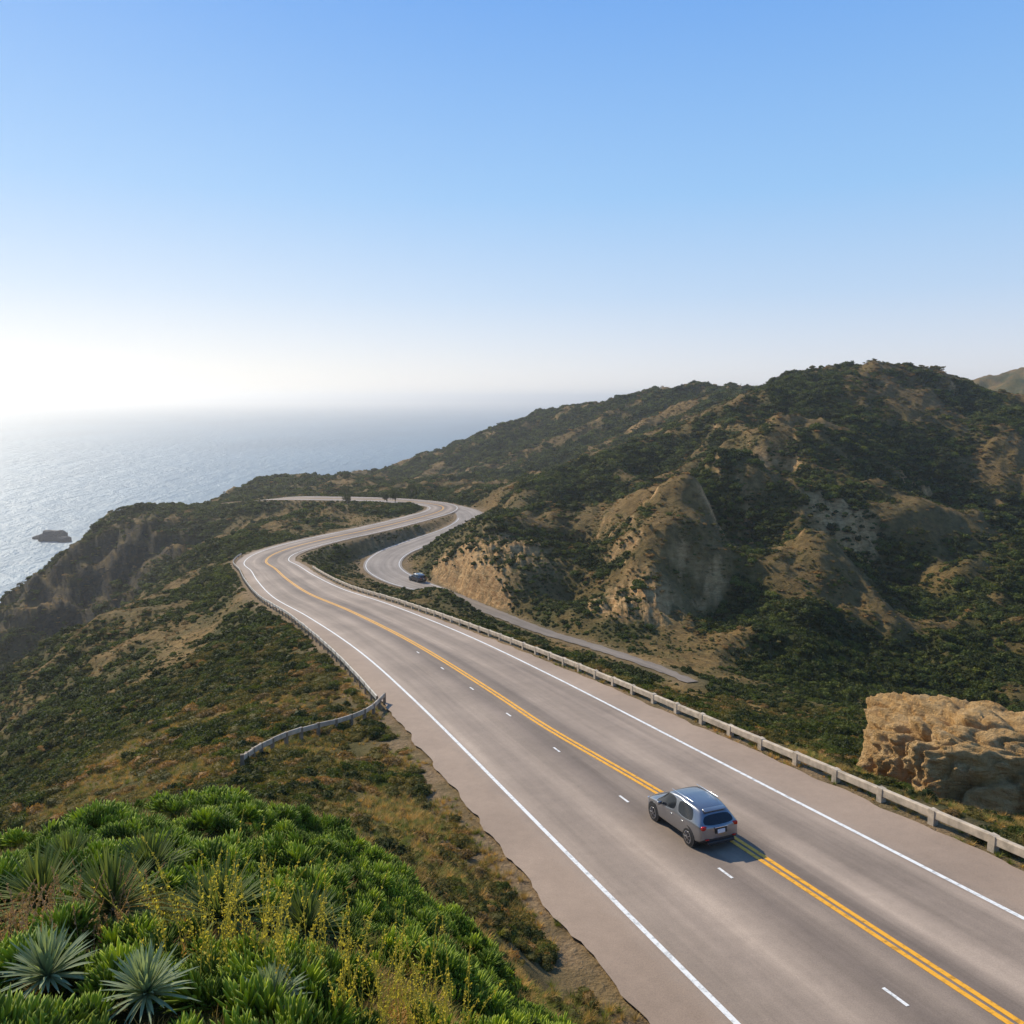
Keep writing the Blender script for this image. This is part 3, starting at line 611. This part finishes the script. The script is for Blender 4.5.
    def bx(nm,c,d,mat,bev=.02,rot=(0,0,0)):
        v=[];f=[]; box(v,f,(0,0,0),d[0],d[1],d[2],(0,1,0)); o=mesh_obj(nm,v,f,[mat],True); o.location=c; o.rotation_euler=rot; o.parent=root
        b=o.modifiers.new("b",'BEVEL'); b.width=bev; b.segments=3; return o
    for k,sx in enumerate((-1,1)):
        bx("tail_lamp_%d"%(k+1),(sx*.66,-2.13,.955),(.34,.14,.15),mat_red,.04,(0,0,-sx*.28)); 
        bx("roof_rail_%d"%(k+1),(sx*.59,-.5,1.685),(.03,1.6,.03),mat_chrome,.012)
        bx("mirror_%d"%(k+1),(sx*1.02,.66,1.04),(.2,.11,.14),paintm,.04)
        bx("headlamp_%d"%(k+1),(sx*.62,2.08,.70),(.3,.14,.12),mat_chrome,.04,(0,0,sx*.5))
        bx("reflector_%d"%(k+1),(sx*.62,-2.23,.52),(.16,.04,.05),mat_red,.01)
        for j,yy in enumerate((-.15,-.95)): bx("door_handle_%d%d"%(k+1,j),(sx*.95,yy,.88),(.035,.17,.03),paintm,.01)
    bx("number_plate",(0,-2.29,.80),(.34,.02,.16),mat_plate,.008); bx("plate_recess",(0,-2.272,.83),(.55,.03,.24),mat_black,.02); bx("hatch_trim",(0,-2.295,.96),(.6,.025,.035),mat_chrome,.01)
    bx("spoiler",(0,-1.84,1.51),(1.0,.24,.035),paintm,.016,(.2,0,0)); bx("rear_skid",(0,-2.21,.36),(1.25,.12,.14),mat_black,.04)
    f_=Vector(fwd).normalized(); r_=f_.cross(Vector((0,0,1))).normalized(); u_=r_.cross(f_)
    root.matrix_world=Matrix.Translation(loc)@Matrix(((r_.x,f_.x,u_.x,0),(r_.y,f_.y,u_.y,0),(r_.z,f_.z,u_.z,0),(0,0,0,1)))@Matrix.Scale(scl,4)
    return root
p,d=at_s(1.15,-.10); p2,_=at_s(2.15,-.10)
build_car("car",car_paint("grey_metallic",(.22,.225,.24)),Vector(p)+Vector((0,0,.012)),tuple(p2-p),.88)
build_car("parked_car",car_paint("dark_metallic",(.05,.055,.065)),Vector((-19.3,159.0,-36.98)),(-.66,.75,0),.98)
# ---------------------------------------------------------------- distant trees
def tree(loc,h,seed):
    r=np.random.default_rng(seed); v=[];f=[];mi=[]
    def limb(a,b,ra,rb):
        a=np.array(a);b=np.array(b);d=b-a;d/=np.linalg.norm(d); s1=np.cross(d,[.2,.9,.1]);s1/=np.linalg.norm(s1);s2=np.cross(d,s1); k0_=len(v)
        for p_,rr_ in ((a,ra),(b,rb)):
            for q in range(7): v.append(tuple(p_+(s1*math.cos(q*.8976)+s2*math.sin(q*.8976))*rr_))
        for q in range(7): f.append((k0_+q,k0_+(q+1)%7,k0_+7+(q+1)%7,k0_+7+q)); mi.append(0)
    limb((0,0,-.3),(.1,0,h*.45),h*.035,h*.022); tips=[]
    for k in range(9):
        a=r.uniform(0,6.28); t=(math.cos(a)*h*r.uniform(.12,.34),math.sin(a)*h*r.uniform(.12,.34),h*r.uniform(.55,.9)); limb((.1,0,h*r.uniform(.25,.45)),t,h*.016,h*.005); tips.append(np.array(t))
    for k in range(1500):
        c=tips[r.integers(9)]+r.normal(0,h*.085,3); s=h*.022*r.uniform(.6,1.4); a=r.normal(size=3);a/=np.linalg.norm(a); bb=np.cross(a,r.normal(size=3));bb/=np.linalg.norm(bb); b=len(v)
        v+= [tuple(c-a*s),tuple(c+bb*s),tuple(c+a*s),tuple(c-bb*s)]; f.append((b,b+1,b+2,b+3)); mi.append(1)
    o=mesh_obj("tree",v,f,[mat_wood,gm_dark],mi=mi); o.location=loc
for k,(x_,y_,h_) in enumerate(((-36,243,4.5),(-39,246,3.4),(-52,249,4),(-34,268,4),(-57,272,3.5),(-27,262,3))): tree((x_,y_,float(height([x_],[y_])[0])),h_,k)
# ---------------------------------------------------------------- light, sky, camera
az=math.radians(-43); el=math.radians(35)
Sd=Vector((math.sin(az)*math.cos(el),math.cos(az)*math.cos(el),math.sin(el)))
sl_=bpy.data.lights.new("sun",'SUN'); sl_.energy=5.0; sl_.angle=math.radians(.5); sl_.color=(1,.915,.75); so=link(bpy.data.objects.new("sun",sl_)); so.rotation_euler=Sd.to_track_quat('Z','Y').to_euler()
w=bpy.data.worlds.new("World"); scene.world=w; w.use_nodes=True; nt=w.node_tree; bg=nt.nodes["Background"]
sk=nt.nodes.new("ShaderNodeTexSky"); sk.sky_type='NISHITA'; sk.sun_disc=False; sk.sun_elevation=el; sk.sun_rotation=az; sk.altitude=100; sk.air_density=1.0; sk.dust_density=.2; sk.ozone_density=2.5
N_=nt.nodes.new; Lk=nt.links.new
tc=N_("ShaderNodeTexCoord"); sx=N_("ShaderNodeSeparateXYZ"); Lk(tc.outputs["Generated"],sx.inputs[0])
cr=N_("ShaderNodeValToRGB"); Lk(sx.outputs[2],cr.inputs[0])
st=[(0,(.90,.87,.86)),(.03,(.82,.83,.88)),(.06,(.72,.785,.90)),(.12,(.53,.70,.93)),(.23,(.33,.595,.95)),(.42,(.175,.42,.90)),(.75,(.07,.22,.60))]
while len(cr.color_ramp.elements)<len(st): cr.color_ramp.elements.new(.5)
for e_,(p_,c_) in zip(cr.color_ramp.elements,st): e_.position=p_; e_.color=(*c_,1)
dp=N_("ShaderNodeVectorMath"); dp.operation='DOT_PRODUCT'; Lk(tc.outputs["Generated"],dp.inputs[0]); dp.inputs[1].default_value=(math.sin(az),math.cos(az),0)
def MM(op,a,b):
    q=N_("ShaderNodeMath"); q.operation=op
    for s_,v_ in ((q.inputs[0],a),(q.inputs[1],b)):
        if isinstance(v_,bpy.types.NodeSocket): Lk(v_,s_)
        else: s_.default_value=v_
    return q.outputs[0]
glow=MM('MULTIPLY',MM('POWER',MM('MAXIMUM',dp.outputs["Value"],0),4),MM('POWER',2.718,MM('MULTIPLY',MM('ABSOLUTE',sx.outputs[2],0),-9.0)))
gm_=N_("ShaderNodeMix"); gm_.data_type='RGBA'; Lk(MM('MULTIPLY',glow,.9),gm_.inputs[0]); Lk(cr.outputs[0],gm_.inputs[6]); gm_.inputs[7].default_value=(1.10,1.05,.98,1)
sc_=N_("ShaderNodeVectorMath"); sc_.operation='SCALE'; Lk(gm_.outputs[2],sc_.inputs[0]); sc_.inputs["Scale"].default_value=1/.12
mx=N_("ShaderNodeMix"); mx.data_type='RGBA'; mx.inputs[0].default_value=.9; Lk(sk.outputs[0],mx.inputs[6]); Lk(sc_.outputs[0],mx.inputs[7])
Lk(mx.outputs[2],bg.inputs[0]); bg.inputs[1].default_value=.12
cam=bpy.data.cameras.new("camera"); cam.lens=28; cam.sensor_width=36; cam.clip_start=.1; cam.clip_end=200000
co=link(bpy.data.objects.new("camera",cam)); co.location=(0,0,0); co.rotation_euler=(math.radians(90-8.15),0,0); scene.camera=co
scene.view_settings.view_transform='Standard'; scene.view_settings.look='None'; scene.view_settings.exposure=0
print("done",time.time()-T0)
